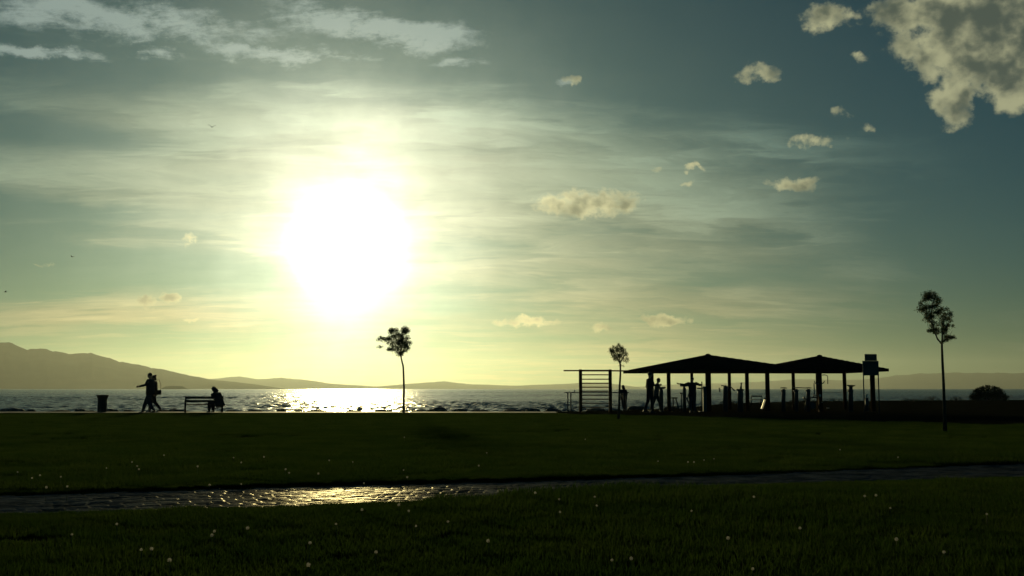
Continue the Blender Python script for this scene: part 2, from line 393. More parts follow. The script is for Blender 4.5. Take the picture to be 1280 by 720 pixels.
# ------------------------------------------------------------------ sea with real waves near by
SEA = -.75
D_rows = [80.0]
while D_rows[-1] < 1200: D_rows.append(D_rows[-1] * 1.0055)
while D_rows[-1] < 60000: D_rows.append(D_rows[-1] * 1.2)
D_rows = np.array([45, 60, 70] + D_rows); tx = np.linspace(-.62, .62, 620); tx = np.concatenate([[-3, -1.5, -.9], tx, [.9, 1.5, 3]])
DD, TT = np.meshgrid(D_rows, tx, indexing='ij'); SX = DD * TT; SY = DD.copy(); H = np.zeros_like(SX)
for k in range(60):
    L = float(np.exp(rng.uniform(np.log(.8), np.log(4)))); th = rng.normal(0, .55) + 1.5708 + .1
    kx, ky = math.cos(th) * 2 * math.pi / L, math.sin(th) * 2 * math.pi / L
    w = rng.uniform(0, 6.28) + 1.3 * np.sin(SX * .02 * rng.uniform(.5, 2) + k) ; A = .0085 * L ** .85
    H += A * (np.sin(SX * kx + SY * ky + w) + .25 * np.cos(2 * (SX * kx + SY * ky + w)))
H *= (.7 + .5 * np.sin(SX * .03 + 1.3 * np.sin(SY * .011)) * np.sin(SY * .021)) * np.clip((1500 - DD) / 900, 0, 1)
V3 = np.stack([SX, SY, SEA + H], -1).reshape(-1, 3); a, b = DD.shape
idx = np.arange(a * b).reshape(a, b); Fq = np.stack([idx[:-1, :-1], idx[:-1, 1:], idx[1:, 1:], idx[1:, :-1]], -1).reshape(-1, 4)
obj('sea', npmesh('sea', V3, Fq), 'sea', kind='structure', smooth=True)

# ------------------------------------------------------------------ hills across the bay
def hills(name, prof, D, depth, seed):
    pts = []; pr = prof; n = max(60, int((pr[-1][0] - pr[0][0]) / 4)); v = []; f = []; K = 10
    for i in range(n + 1):
        px = pr[0][0] + (pr[-1][0] - pr[0][0]) * i / n
        for (a0, b0), (a1, b1) in zip(pr[:-1], pr[1:]):
            if a0 <= px <= a1: py = b0 + (b1 - b0) * (px - a0) / (a1 - a0); break
        top = (HOR - py) / F * D; x = gx(px, D)
        top += top * .07 * noise.noise(Vector((px * .05, seed, 0))) + top * .03 * noise.noise(Vector((px * .2, seed, 3)))
        for k in range(K + 1):
            t = k / K; hgt = top * (t ** .8) * (1 + .30 * (1 - t) * noise.noise(Vector((px * .06, t * 3.5, seed))) + .15 * (1 - t) * noise.noise(Vector((px * .2, t * 8, seed))))
            v.append((x * (D - depth * (1 - t)) / D, D - depth * (1 - t), CAMZ * 0 + SEA - 2 + hgt + 2 * t))
        v.append((x * (D + depth) / D, D + depth, SEA - 5))
    K2 = K + 2
    for i in range(n):
        for k in range(K2 - 1): a = i * K2 + k; f.append((a, a + K2, a + K2 + 1, a + 1))
    return pyobj(name, v, f, 'hill', kind='structure', smooth=True)
hills('mountain', [(-420, 400), (-200, 406), (-60, 418), (0, 428), (30, 435), (60, 438), (85, 442), (110, 441), (150, 452), (200, 461), (235, 469), (262, 474), (310, 479), (360, 486)], 8500, 1800, 1)
hills('far_hills', [(190, 484), (240, 476), (262, 473.5), (300, 470.5), (322, 474), (350, 472.5), (375, 474), (420, 480), (470, 483), (520, 479), (555, 476.5), (585, 480), (640, 482), (700, 480), (735, 478), (770, 480), (800, 484)], 15000, 2500, 2)
hills('distant_hills', [(760, 486), (830, 481), (900, 479), (950, 477), (1000, 474), (1050, 475), (1090, 474), (1120, 469), (1160, 467), (1200, 465.5), (1240, 466.5), (1280, 466), (1400, 462), (1700, 460)], 19000, 3000, 3)
hills('headland', [(200, 486), (207, 482.5), (215, 482), (228, 482.3), (236, 486)], 4200, 200, 5)

# ------------------------------------------------------------------ lawn grass
gcol = bpy.data.collections.new('grass_patches')
PS = 1.0
for vi in range(4):
    n = 5200; r = np.random.default_rng(20 + vi)
    bx, by = r.uniform(-PS / 2, PS / 2, n) * 1.1, r.uniform(-PS / 2, PS / 2, n) * 1.1
    hh = r.gamma(6, .005, n) + .010; an = r.uniform(0, 6.283, n); lean = r.uniform(.05, .6, n) * hh; la = r.uniform(0, 6.283, n)
    wd = r.uniform(.0016, .0034, n)
    cx, sx = np.cos(an) * wd, np.sin(an) * wd; lx, ly = np.cos(la) * lean, np.sin(la) * lean
    P = np.zeros((n, 5, 3))
    P[:, 0] = np.stack([bx - cx, by - sx, np.full(n, -.01)], -1); P[:, 1] = np.stack([bx + cx, by + sx, np.full(n, -.01)], -1)
    P[:, 2] = np.stack([bx + cx * .8 + lx * .35, by + sx * .8 + ly * .35, hh * .6], -1); P[:, 3] = np.stack([bx - cx * .8 + lx * .35, by - sx * .8 + ly * .35, hh * .6], -1)
    P[:, 4] = np.stack([bx + lx, by + ly, hh], -1)
    base = (np.arange(n) * 5)[:, None]
    T = np.concatenate([base + [0, 1, 2], base + [0, 2, 3], base + [3, 2, 4]], 0)
    me = npmesh('grass_patch', P.reshape(-1, 3), T); me.materials.append(M['grass'])
    gcol.objects.link(bpy.data.objects.new('grass_patch', me))
pts = []; rots = []; scl = []; ids = []
random.seed(9)
y = 4.2
while y < 47.0:
    step = .8 if y < 20 else 1.0
    half = .56 * y + 2.0; x = -half
    while x < half:
        px, py = x + random.uniform(-.15, .15), y + random.uniform(-.15, .15)
        ok = pathness(px, py) < -.50 if 3 < py < 30 else py < 45.7
        if px > pn[0].x - .5 and py > interp(pn, px) - .4: ok = False
        if ok: pts.append((px, py, gz(px, py))); rots.append(random.uniform(0, 6.28)); scl.append(random.uniform(.75, 1.25) * (1 + .35 * noise.noise(Vector((px * .35, py * .35, 5))))); ids.append(random.randrange(4))
        x += step
    y += step
for i in range(-40, 60):         # small patches fill in along both sides of the path
    for e in (0, 1):
        for k in range(3):
            x = i * .25 + random.uniform(-.05, .05); ln_ = low_ if e == 0 else upw
            yy = interp(ln_, x) + (-1 if e == 0 else 1) * (.27 + k * .26)
            pts.append((x, yy, gz(x, yy))); rots.append(random.uniform(0, 6.28)); scl.append(random.uniform(.42, .55)); ids.append(random.randrange(4))
# small clumps that creep over the path's edges
for i in range(900):
    x = random.uniform(-8.5, 11); e = random.choice((0, 1)); yy = (interp(low_, x) - .17 if e == 0 else interp(upw, x) + .17) + random.gauss(0, .05)
    pts.append((x, yy, -.02)); rots.append(random.uniform(0, 6.28)); scl.append(random.uniform(.22, .34)); ids.append(random.randrange(4))
me = bpy.data.meshes.new('lawn_grass'); me.from_pydata(pts, [], [])
for nm, ty, da in (('rot', 'FLOAT', rots), ('scl', 'FLOAT', scl), ('pid', 'INT', ids)):
    at_ = me.attributes.new(nm, ty, 'POINT'); at_.data.foreach_set('value', da)
lg = bpy.data.objects.new('lawn_grass', me); COL.objects.link(lg); lg['kind'] = 'stuff'
tag(lg, 'short dark green grass of the mown lawn on both sides of the path', 'grass')
ng = bpy.data.node_groups.new('scatter_grass', 'GeometryNodeTree')
ng.interface.new_socket('Geometry', in_out='INPUT', socket_type='NodeSocketGeometry'); ng.interface.new_socket('Geometry', in_out='OUTPUT', socket_type='NodeSocketGeometry')
gi = ng.nodes.new('NodeGroupInput'); go = ng.nodes.new('NodeGroupOutput'); ip = ng.nodes.new('GeometryNodeInstanceOnPoints')
ci = ng.nodes.new('GeometryNodeCollectionInfo'); ci.inputs['Collection'].default_value = gcol; ci.inputs['Separate Children'].default_value = True; ci.inputs['Reset Children'].default_value = True
ip.inputs['Pick Instance'].default_value = True
def attr(n, t):
    a = ng.nodes.new('GeometryNodeInputNamedAttribute'); a.data_type = t; a.inputs[0].default_value = n; return a.outputs[0]
cx = ng.nodes.new('ShaderNodeCombineXYZ'); ng.links.new(attr('rot', 'FLOAT'), cx.inputs[2])
L = ng.links.new
L(gi.outputs[0], ip.inputs['Points']); L(ci.outputs[0], ip.inputs['Instance']); L(attr('pid', 'INT'), ip.inputs['Instance Index'])
L(cx.outputs[0], ip.inputs['Rotation']); L(attr('scl', 'FLOAT'), ip.inputs['Scale']); L(ip.outputs[0], go.inputs[0])
md = lg.modifiers.new('scatter', 'NODES'); md.node_group = ng

# ------------------------------------------------------------------ people
def person(label, px, D, yaw, H=1.75, pose=None, top='dark', legs='denim', hair='short', group=None, z0=0.0, bulk=1.0):
    P = dict(lean=0.0, turn=0.0, head=0.0, drop=0.0)
    J = dict(hipL=(-.09, 0, .93), hipR=(.09, 0, .93), kneeL=(-.10, .03, .50), kneeR=(.10, .03, .50), ankL=(-.10, -.02, .09), ankR=(.10, -.02, .09),
             shL=(-.185, 0, 1.42), shR=(.185, 0, 1.42), elL=(-.24, -.03, 1.13), elR=(.24, -.03, 1.13), wrL=(-.24, .06, .88), wrR=(.24, .06, .88))
    pose = pose or {}
    for k, v in pose.items():
        if k in P: P[k] = v
        else: J[k] = v
    s = H / 1.75; ln = P['lean']
    piv = Vector((0, pose.get('py', 0.0), .95 - P['drop']))
    def upb(p):                 # torso points lean about the pelvis
        p = Vector(p) - Vector((0, 0, .95)); c, si = math.cos(ln), math.sin(ln)
        return piv + Vector((p.x, p.y * c + p.z * si, -p.y * si + p.z * c))
    lo_ = {k: Vector(J[k]) for k in J}
    for k in ('hipL', 'hipR'): lo_[k] = upb(J[k])
    for k in ('shL', 'shR'): lo_[k] = upb(J[k])
    for k in ('elL', 'elR', 'wrL', 'wrR'):
        if k not in pose: lo_[k] = upb(J[k])
    neck = upb((0, -.01, 1.46)); hc = upb((0, .03, 1.625)); hc += Vector((0, P['head'], 0))
    root = thing('person', label, 'person', (gx(px, D), D, z0), yaw, group)
    X = (1, 0, 0)
    b = bmesh.new()
    loft(b, [upb((0, 0, .86)), upb((0, 0, .95)), upb((0, 0, 1.1)), upb((0, .01, 1.28)), upb((0, 0, 1.40)), upb((0, -.01, 1.47))],
         [(.13, .09), (.15, .105), (.125, .09), (.155, .105), (.15, .085), (.06, .055)], 14, side=X)
    loft(b, [neck - Vector((0, 0, .04)), neck + (hc - neck) * .7], [.055, .05], 10)
    up = (hc - neck).normalized(); fw = Vector((0, 1, 0)) - up * up.y; fw.normalize()
    loft(b, [hc - up * .115 + fw * .03, hc - up * .09 + fw * .022, hc - up * .04, hc + up * .02, hc + up * .075, hc + up * .11],
         [(.028, .03), (.05, .065), (.068, .088), (.074, .096), (.062, .082), (.025, .035)], 14, side=X)
    loft(b, [hc + fw * .08 + up * .015, hc + fw * .108 - up * .025, hc + fw * .095 - up * .035], [.010, .014, .012], 6)      # nose
    loft(b, [hc + fw * .085 - up * .060 - Vector((.02, 0, 0)), hc + fw * .092 - up * .060, hc + fw * .085 - up * .060 + Vector((.02, 0, 0))], [.006, .009, .006], 6)   # mouth
    for sx in (-1, 1):
        ball(b, hc + Vector((.03 * sx, 0, 0)) + fw * .078 + up * .008, .012, 8)
        ball(b, hc + Vector((.075 * sx, 0, 0)) - up * .01, (.012, .025, .032), 8)
    for sfx, sx in (('L', -1), ('R', 1)):
        h, k, a = lo_['hip' + sfx], lo_['knee' + sfx], lo_['ank' + sfx]
        loft(b, [h, h.lerp(k, .5), k, k.lerp(a, .3), a, a - (a - k).normalized() * -.04], [.082, .070, .052, .052, .036, .036], 10)
        sh, el, wr = lo_['sh' + sfx], lo_['el' + sfx], lo_['wr' + sfx]
        loft(b, [sh - Vector((.03 * sx, 0, 0)), sh, sh.lerp(el, .5), el, el.lerp(wr, .35), wr], [.05, .052, .043, .037, .036, .026], 10)
        d = (wr - el).normalized(); q = Vector((sx * 1.0, 0, 0)); q = (q - d * q.dot(d)); q = q.normalized() if q.length > .1 else d.orthogonal().normalized()
        w = d.cross(q).normalized()   # across the knuckles
        if w.y < 0: w = -w
        loft(b, [wr - d * .01, wr + d * .04, wr + d * .088], [(.018, .026), (.017, .038), (.013, .040)], 8, side=q)
        for fi, (off, ln_) in enumerate(((.031, .068), (.011, .078), (-.010, .072), (-.030, .056))):
            p0 = wr + d * .075 + w * off
            loft(b, [p0, p0 + d * ln_ * .5 - q * .006, p0 + d * ln_ * .85 - q * .022, p0 + d * ln_ * 1.02 - q * .036], [.0105, .0098, .009, .007], 6)
        t0 = wr + d * .022 + w * .028
        loft(b, [t0, t0 + d * .028 + w * .022 - q * .006, t0 + d * .058 + w * .030 - q * .014], [.013, .011, .008], 6)
    for v_ in b.verts: v_.co *= s
    bo = obj('body', b, 'skin', root, smooth=True)
    rm = bo.modifiers.new('merge', 'REMESH'); rm.mode = 'VOXEL'; rm.voxel_size = .0085; rm.use_smooth_shade = True
    sm = bo.modifiers.new('soften', 'SMOOTH'); sm.iterations = 2; sm.factor = .4
    def cloth(name, build, m, vox=.016, it=3):
        c = bmesh.new(); build(c)
        for v_ in c.verts: v_.co *= s
        o = obj(name, c, m, root, smooth=True)
        r_ = o.modifiers.new('merge', 'REMESH'); r_.mode = 'VOXEL'; r_.voxel_size = vox; r_.use_smooth_shade = True
        s_ = o.modifiers.new('soften', 'SMOOTH'); s_.iterations = it; s_.factor = .5
        return o
    k_ = bulk
    def jac(c):
        loft(c, [upb((0, 0, .80)), upb((0, 0, .92)), upb((0, 0, 1.1)), upb((0, .01, 1.28)), upb((0, 0, 1.40)), upb((0, -.01, 1.475))],
             [(.175 * k_, .14 * k_), (.18 * k_, .14 * k_), (.165 * k_, .13 * k_), (.185 * k_, .135 * k_), (.175 * k_, .11 * k_), (.085, .08)], 16, side=X)
        for sfx, sx in (('L', -1), ('R', 1)):
            sh, el, wr = lo_['sh' + sfx], lo_['el' + sfx], lo_['wr' + sfx]
            loft(c, [sh - Vector((.06 * sx, 0, .01)), sh, sh.lerp(el, .5), el, el.lerp(wr, .5), wr - (wr - el).normalized() * .01], [.07, .072 * k_, .062 * k_, .056, .052, .042], 10)
    cloth('jacket', jac, top)
    def tro(c):
        loft(c, [upb((0, 0, .84)), upb((0, 0, .92)), upb((0, 0, 1.0))], [(.15, .115), (.165, .125), (.15, .115)], 14, side=X)
        for sfx in 'LR':
            h, k, a = lo_['hip' + sfx], lo_['knee' + sfx], lo_['ank' + sfx]
            loft(c, [h + Vector((0, 0, .02)), h.lerp(k, .5), k, k.lerp(a, .5), a + (k - a) * .04], [.10 * k_, .088 * k_, .072 * k_, .064 * k_, .058], 10)
    cloth('trousers', tro, legs)
    for sfx in 'LR':
        a = lo_['ank' + sfx]; k = lo_['knee' + sfx]; t = Vector((0, 1, 0))
        c = bmesh.new(); tilt = max(0, a.z - .10) * .7
        loft(c, [a + Vector((0, -.07, -.035)), a + Vector((0, -.04, -.045)), a + Vector((0, .06, -.052 - tilt * .5)), a + Vector((0, .15, -.062 - tilt)), a + Vector((0, .19, -.066 - tilt))],
             [(.028, .03), (.042, .045), (.046, .036), (.045, .027), (.025, .016)], 12, side=X)
        loft(c, [a + Vector((0, -.02, -.04)), a + Vector((0, -.01, .03))], [.045, .043], 10)
        for v_ in c.verts: v_.co *= s
        obj('shoe', c, 'shoe', root, smooth=True)
    c = bmesh.new()
    loft(c, [hc - up * .03 - fw * .045, hc + up * .01 - fw * .028, hc + up * .05 - fw * .015, hc + up * .10 - fw * .005, hc + up * .125],
         [(.076, .075), (.084, .088), (.082, .094), (.058, .07), (.02, .03)], 14, side=X)
    if hair == 'bun': ball(c, hc + up * .085 - fw * .10, (.042, .05, .045), 10); loft(c, [hc - fw * .06, hc - fw * .07 - up * .12], [.06, .045], 10)
    if hair == 'long': loft(c, [hc + up * .02 - fw * .05, hc - fw * .075 - up * .1, hc - fw * .07 - up * .24], [.07, .075, .05], 12)
    if hair == 'hood': loft(c, [hc - up * .17 - fw * .04, hc - up * .06 - fw * .03, hc + up * .05 - fw * .02, hc + up * .12 - fw * .02, hc + up * .15], [.10, .11, .105, .08, .02], 14, side=X)
    for v_ in c.verts: v_.co *= s
    obj('hood' if hair == 'hood' else 'hair', c, top if hair == 'hood' else 'hair', root, smooth=True)
    return root

LEFT = R(90)
walk_m = person('bare-headed man in dark jacket stretching one arm forward as he walks beside a woman', 187, 47.2, LEFT, 1.82,
       dict(kneeR=(.10, .20, .52), ankR=(.10, .34, .10), kneeL=(-.10, .04, .50), ankL=(-.10, -.22, .14), lean=.02, elL=(-.24, .14, 1.22), wrL=(-.20, .42, 1.16), elR=(.30, -.10, 1.16), wrR=(.34, -.18, .98)), 'dark', 'denim', 'short', bulk=1.3)
person('woman with her hair tied up walking arm in arm with the man by the shore', 191.2, 47.7, LEFT, 1.72,
       dict(kneeR=(.09, .14, .51), ankR=(.09, .20, .10), kneeL=(-.09, -.10, .50), ankL=(-.09, -.36, .20), lean=-.02, elL=(-.25, -.10, 1.15), wrL=(-.23, -.10, .92)), 'brown', 'dark', 'bun', bulk=1.25)
# her shoulder bag
t = thing('shoulder_bag', 'small dark shoulder bag hanging at the walking woman\'s hip', 'bag', (gx(197.2, 47.4), 47.4, .83))
b = bmesh.new(); box(b, -.13, .13, -.05, .05, 0, .22, None, .03); obj('bag_body', b, 'brown', t)
tube('strap', [(-.10, 0, .2), (-.14, .03, .42), (-.12, .10, .66), (-.04, .16, .68), (.06, .12, .45), (.10, 0, .2)], .010, 'brown', t, 6)

# bench, turned a little to the left, backrest on the landward side
BX, BD, BY = gx(254.5, 47.3), 47.3, R(20)
bench = thing('park_bench', 'slatted park bench with curled iron ends facing the sea', 'bench', (BX, BD, 0), BY)
for k in range(5): boxo('slat', (-.78, .78, -.16 + k * .095, -.085 + k * .095, .365, .412), 'wood', bench, .006)
for k in range(2):
    z = .505 + k * .155; boxo('slat', (-.78, .78, -.25 - k * .035, -.225 - k * .035, z - .01, z + .095), 'wood', bench, .006)
for s_ in (-1, 1):
    e = bmesh.new(); x = s_ * .80
    loft(e, [(x, .27, 0), (x, .24, .18), (x, .25, .38), (x, .27, .50), (x, .20, .58), (x, 0, .56), (x, -.2, .56)], .034, 8)
    loft(e, [(x, -.30, 0), (x, -.22, .20), (x, -.19, .40), (x, -.23, .56), (x, -.28, .765)], .034, 8)
    loft(e, [(x, -.22, .37), (x, 0, .36), (x, .25, .38)], .020, 8)
    loft(e, [(x, -.10, .37), (x, .02, .29), (x, .14, .37)], .012, 8)
    loft(e, [(x, .20, .58), (x, .29, .55), (x, .31, .49), (x, .27, .45), (x, .24, .49)], .018, 8)
    obj('bench_end', e, 'iron', bench, smooth=True)
person('hunched person in dark jacket sitting sideways at the right end of the bench', 274.3, 47.35, R(72), 1.72,
       dict(drop=.50, lean=.36, head=.05, kneeL=(-.10, .47, .47), kneeR=(.14, .45, .47), ankL=(-.10, .50, .09), ankR=(.16, .44, .09),
            hipL=(-.09, 0, .93), elL=(-.27, .20, .70), wrL=(-.12, .36, .84), elR=(.27, .2, .70), wrR=(.10, .36, .84)), 'dark', 'dark', 'hood', bulk=1.45)
# litter bin
t = thing('litter_bin', 'dark litter bin with a flared rim standing left of the walking couple', 'bin', (gx(127.5, 47.5), 47.5, 0))
b = bmesh.new()
for k in range(16):
    a0 = 2 * math.pi * k / 16; c, s_ = math.cos(a0), math.sin(a0)
    m_ = Matrix.Rotation(a0, 3, 'Z'); 
    box(b, .19 * c - .035, .19 * c + .035, .19 * s_ - .01, .19 * s_ + .01, .05, .72, Matrix.Rotation(a0 + math.pi / 2, 3, 'Z'))
obj('slat_drum', b, 'iron', t)
tube('liner', [(0, 0, .03), (0, 0, .70)], .172, 'machine', t, 20)
b = bmesh.new(); loft(b, [(0, 0, .66), (0, 0, .74), (0, 0, .80), (0, 0, .83)], [.215, .25, .265, .255], 24); obj('rim', b, 'iron', t, smooth=False)
tube('foot', [(0, 0, 0), (0, 0, .06)], [.2, .19], 'iron', t, 20)

# people among the exercise machines
person('tall man in a dark jacket standing at the left corner post of the shelter', 812.5, 47.2, R(-75), 1.86,
       dict(kneeR=(.10, .06, .50), ankR=(.10, .04, .09), kneeL=(-.10, -.05, .50), ankL=(-.10, -.20, .12), elR=(.26, .10, 1.18), wrR=(.22, .34, 1.20)), 'dark', 'dark', 'short')
person('grey-clad person with legs apart leaning on the exercise stand beside the tall man', 820.5, 49.5, R(-90), 1.62,
       dict(lean=.15, kneeR=(.1, .14, .50), ankR=(.1, .24, .09), kneeL=(-.1, -.12, .50), ankL=(-.1, -.30, .10), elL=(-.2, .18, 1.20), wrL=(-.15, .32, 1.22), elR=(.2, .18, 1.2), wrR=(.15, .32, 1.22)), 'grey', 'dark', 'short')
person('man under the shelter spreading his arms to the handles of a machine', 866, 48.6, R(5), 1.66,
       dict(elL=(-.40, .02, 1.36), wrL=(-.62, .06, 1.40), elR=(.40, .02, 1.34), wrR=(.46, .10, 1.36)), 'dark', 'denim', 'short', bulk=1.1)
person('short person in a loose jacket walking behind the thin tree by the wall bars', 780.3, 52.3, R(35), 1.27,
       dict(lean=.10, kneeR=(.1, .08, .50), ankR=(.1, .08, .09), ankL=(-.1, -.10, .10)), 'dark', 'dark', 'hood', bulk=1.4)

# ------------------------------------------------------------------ trees
def leafy(b, c, r, n, size):
    for _ in range(n):
        d = Vector((random.gauss(0, 1), random.gauss(0, 1), random.gauss(0, 1))); d.normalize()
        p = Vector(c) + Vector((d.x * r[0], d.y * r[1], d.z * r[2])) * random.random() ** .8
        a = Vector((random.gauss(0, 1), random.gauss(0, 1), random.gauss(0, 1) - .3)).normalized(); q = a.orthogonal().normalized(); q = (Matrix.Rotation(random.uniform(0, 6.28), 3, a) @ q)
        s_ = size * random.uniform(.6, 1.3); w = s_ * .32
        vs = [b.verts.new(p), b.verts.new(p + a * s_ * .5 + q * w), b.verts.new(p + a * s_), b.verts.new(p + a * s_ * .5 - q * w)]
        b.faces.new(vs)
def tree(label, base_px, D, trunk, limbs, clumps, size, seed, r0):
    random.seed(seed)
    root = thing('young_tree', label, 'tree', (gx(base_px, D), D, 0)); o = root.location
    def loc(p, dy=0.0):
        q = at(p[0], p[1], D + dy); return q - Vector((o.x, o.y, 0))
    tp = [loc(p) for p in trunk]; tp[0].z = -.05
    n = len(tp); tr = tube('trunk', tp, [r0 * (1 - .45 * i / (n - 1)) * (1 + .25 * (i == 0)) for i in range(n)], 'bark', root, 8)
    b = bmesh.new()
    for lm in limbs:
        dy = random.uniform(-.22, .22); k = len(lm)
        pts_ = [loc(p, dy * i / (k - 1)) for i, p in enumerate(lm)]
        loft(b, pts_, [r0 * .5 * (1 - .75 * i / (k - 1)) for i in range(k)], 6)
        for _ in range(5):
            i = random.randrange(1, k); p = pts_[i - 1].lerp(pts_[i], random.random())
            d = Vector((random.gauss(0, 1), random.gauss(0, 1), random.uniform(.1, 1))).normalized() * random.uniform(.08, .2)
            loft(b, [p, p + d * .6, p + d], [r0 * .16, r0 * .1, r0 * .05], 5)
    obj('limb', b, 'bark', root)
    c = bmesh.new()
    for (px, py, rx, ry, nn) in clumps:
        dy = random.uniform(-.25, .25); p = loc((px, py), dy); m = D / F
        for _ in range(4):
            leafy(c, p + Vector((random.gauss(0, .6) * rx * m, random.gauss(0, .8) * rx * m, random.gauss(0, .55) * ry * m)), (rx * m * .85, rx * m * 1.0, ry * m * .85), int(nn * 1.7), size * .44)
    for lm in limbs:
        k = len(lm)
        for _ in range(7):
            i = random.randrange(max(1, k // 2), k); f_ = random.random()
            q = (lm[i - 1][0] + (lm[i][0] - lm[i - 1][0]) * f_, lm[i - 1][1] + (lm[i][1] - lm[i - 1][1]) * f_)
            leafy(c, loc((q[0] + random.gauss(0, 2.2), q[1] + random.gauss(0, 2.0)), random.uniform(-.2, .2)), (4.5 * m, 6 * m, 3.5 * m), 44, size * .44)
    obj('crown', c, 'leaf', root)
    return root
tree('slender young tree with a bushy crown standing alone against the glittering water', 504.5, 47,
     [(504.5, 516), (504.6, 500), (505, 485), (504.5, 470), (504, 458), (502, 450), (500.5, 442)],
     [[(500.5, 444), (497, 436), (492, 428), (486, 422)], [(500.5, 444), (501, 434), (499, 424), (497, 415)], [(501, 443), (505, 436), (509, 430), (511, 428)], [(500, 443), (494, 438), (488, 436)], [(501, 440), (503, 428), (505, 418)]],
     [(479, 422, 6, 3.5, 70), (484, 420, 6, 5, 120), (488, 426, 5, 5, 100), (494, 414, 5, 5, 140), (499, 420, 8, 8, 330), (505, 415, 5, 5, 150), (506, 424, 5, 6, 140), (511, 430, 4.5, 4, 110),
      (485, 436, 6, 3, 80), (492, 434, 5, 3.5, 60), (503, 434, 5, 5, 100), (497, 428, 5, 5, 90), (507, 436, 4, 3, 50), (502, 442, 2.5, 3, 30)], .10, 11, .055)
tree('small thin tree with a tuft of leaves rising past the end of the wall bars', 773, 37,
     [(773, 524), (774, 505), (774.5, 485), (775.5, 468), (775.5, 458), (774.5, 451)],
     [[(774.8, 454), (771, 447), (767, 442), (765, 438)], [(774.6, 453), (775, 445), (773, 438)], [(775, 454), (779, 447), (782, 442), (782, 436)]],
     [(767, 438, 3.5, 4, 60), (770, 443, 4, 5, 80), (774, 437, 5, 4, 90), (779, 436, 4, 4, 80), (781, 443, 3.5, 5, 60), (774, 445, 4, 4, 50), (768, 449, 3, 3, 30), (780, 450, 3, 3, 26)], .075, 12, .045)
tree('tall sparse young tree leaning slightly at the far right of the lawn', 1181.5, 27,
     [(1181.5, 540), (1180.5, 510), (1179.5, 480), (1178, 450), (1177.5, 436), (1177.3, 427)],
     [[(1177.5, 430), (1172, 424), (1168, 414), (1166, 405), (1163, 392), (1160, 382)], [(1177.5, 429), (1178, 415), (1180, 400), (1184, 392)], [(1177.5, 428), (1183, 423), (1187, 420)],
      [(1179, 418), (1184, 408), (1187, 402)], [(1167, 408), (1162, 400), (1157, 395)], [(1164, 394), (1166, 380), (1168, 372)]],
     [(1158, 374, 7, 7, 190), (1167, 370, 7, 6, 190), (1161, 384, 8, 6, 180), (1154, 383, 4, 5, 60), (1168, 378, 6, 6, 110), (1163, 394, 8, 5, 140), (1173, 391, 6, 5, 130), (1178, 388, 4, 4, 80), (1166, 402, 6, 5, 60),
      (1186, 392, 4, 5, 50), (1184, 400, 5, 4, 60), (1187, 406, 4, 4, 60), (1174, 402, 5, 6, 80), (1170, 414, 6, 4, 100), (1184, 412, 4, 4, 50), (1186, 420, 6, 3.5, 130), (1179, 410, 4, 5, 60), (1158, 397, 4, 4, 24), (1164, 414, 3, 3, 40)], .062, 13, .046)

def bush(label, px, D, w, h, n, seed, name='shrub', spiky=0, group=None):
    random.seed(seed); root = thing(name, label, 'shrub', (gx(px, D), D, 0), 0, group)
    c = bmesh.new(); k = 9
    for i in range(k):
        x = (i / (k - 1) - .5) * w * .85; hh = h * (1 - abs(x / w * 2) ** 2 * .55) * random.uniform(.8, 1.05)
        leafy(c, (x, random.uniform(-.3, .3) * w * .4, hh * .45), (w * .12, w * .2, hh * .5), n // k // 2, .10 if h > .6 else .06)
    for i in range(n // 2):
        x = random.uniform(-.5, .5) * w; z = h * .92 * (1 - abs(x / w * 2) ** 3 * .6) * random.random() ** .75
        leafy(c, (x, random.gauss(0, .12) * w, z), (.05, .05, .04), 1, .11 if h > .6 else .06)
    for i in range(spiky):
        x = random.uniform(-.42, .42) * w; z = h * (1 - abs(x / w * 2) ** 2 * .5)
        leafy(c, (x, random.uniform(-.3, .3), z), (.05, .05, .16), 16, .12)
    obj('crown', c, 'bush', root)
    b = bmesh.new()
    for i in range(7):
        x = random.uniform(-.3, .3) * w; loft(b, [(x * .05, 0, -.05), (x * .6, random.uniform(-.1, .1), h * .4), (x, random.uniform(-.2, .2), h * .75)], [.03, .02, .008], 5)
    obj('branch', b, 'bark', root)
bush('wide dense bush with a spiky top at the right edge by the water', 1236, 97, 3.2, 1.32, 7600, 31, 'bush', 44)
for i, (px, D, w, h, lb) in enumerate([(1165, 95, 1.5, .55, 'low scraggly shrub just left of the tall sparse tree'), (1196, 95, 1.3, .5, 'low scraggly shrub between the tall sparse tree and the wide bush'),
        (1140, 92, 2.0, .30, 'flat low shrub right of the sign on the shore'), (912, 76, 1.6, .30, 'flat low shrub on the shore seen behind the left half of the shelter'), (1003, 90, 2.2, .3, 'flat low shrub on the shore seen behind the middle of the shelter'), (1045, 92, 2.2, .34, 'flat low shrub on the shore seen behind the right half of the shelter')]):
    bush(lb, px, D, w, h, 420, 40 + i, group='low shrubs along the right shore')

# ------------------------------------------------------------------ shore rocks
def rock_mesh(seed):
    b = bmesh.new(); bmesh.ops.create_icosphere(b, subdivisions=3, radius=1.0); random.seed(seed); o = Vector((seed * 7.1, 0, 0))
    for v_ in b.verts:
        d = v_.co.normalized(); r = 1 + .35 * noise.noise(d * 1.3 + o) + .15 * noise.noise(d * 3.5 + o); v_.co = Vector((d.x * r, d.y * r * .7, max(-.3, d.z * r * .45)))
    bmesh.ops.recalc_face_normals(b, faces=b.faces)
    me = bpy.data.meshes.new('rock'); b.to_mesh(me); b.free(); me.materials.append(M['rock']); return me
RO = 'first second third fourth fifth sixth seventh eighth ninth tenth eleventh twelfth thirteenth fourteenth fifteenth sixteenth seventeenth eighteenth nineteenth twentieth twenty-first twenty-second twenty-third twenty-fourth twenty-fifth'.split()
rm_ = [rock_mesh(i) for i in range(5)]
random.seed(77)
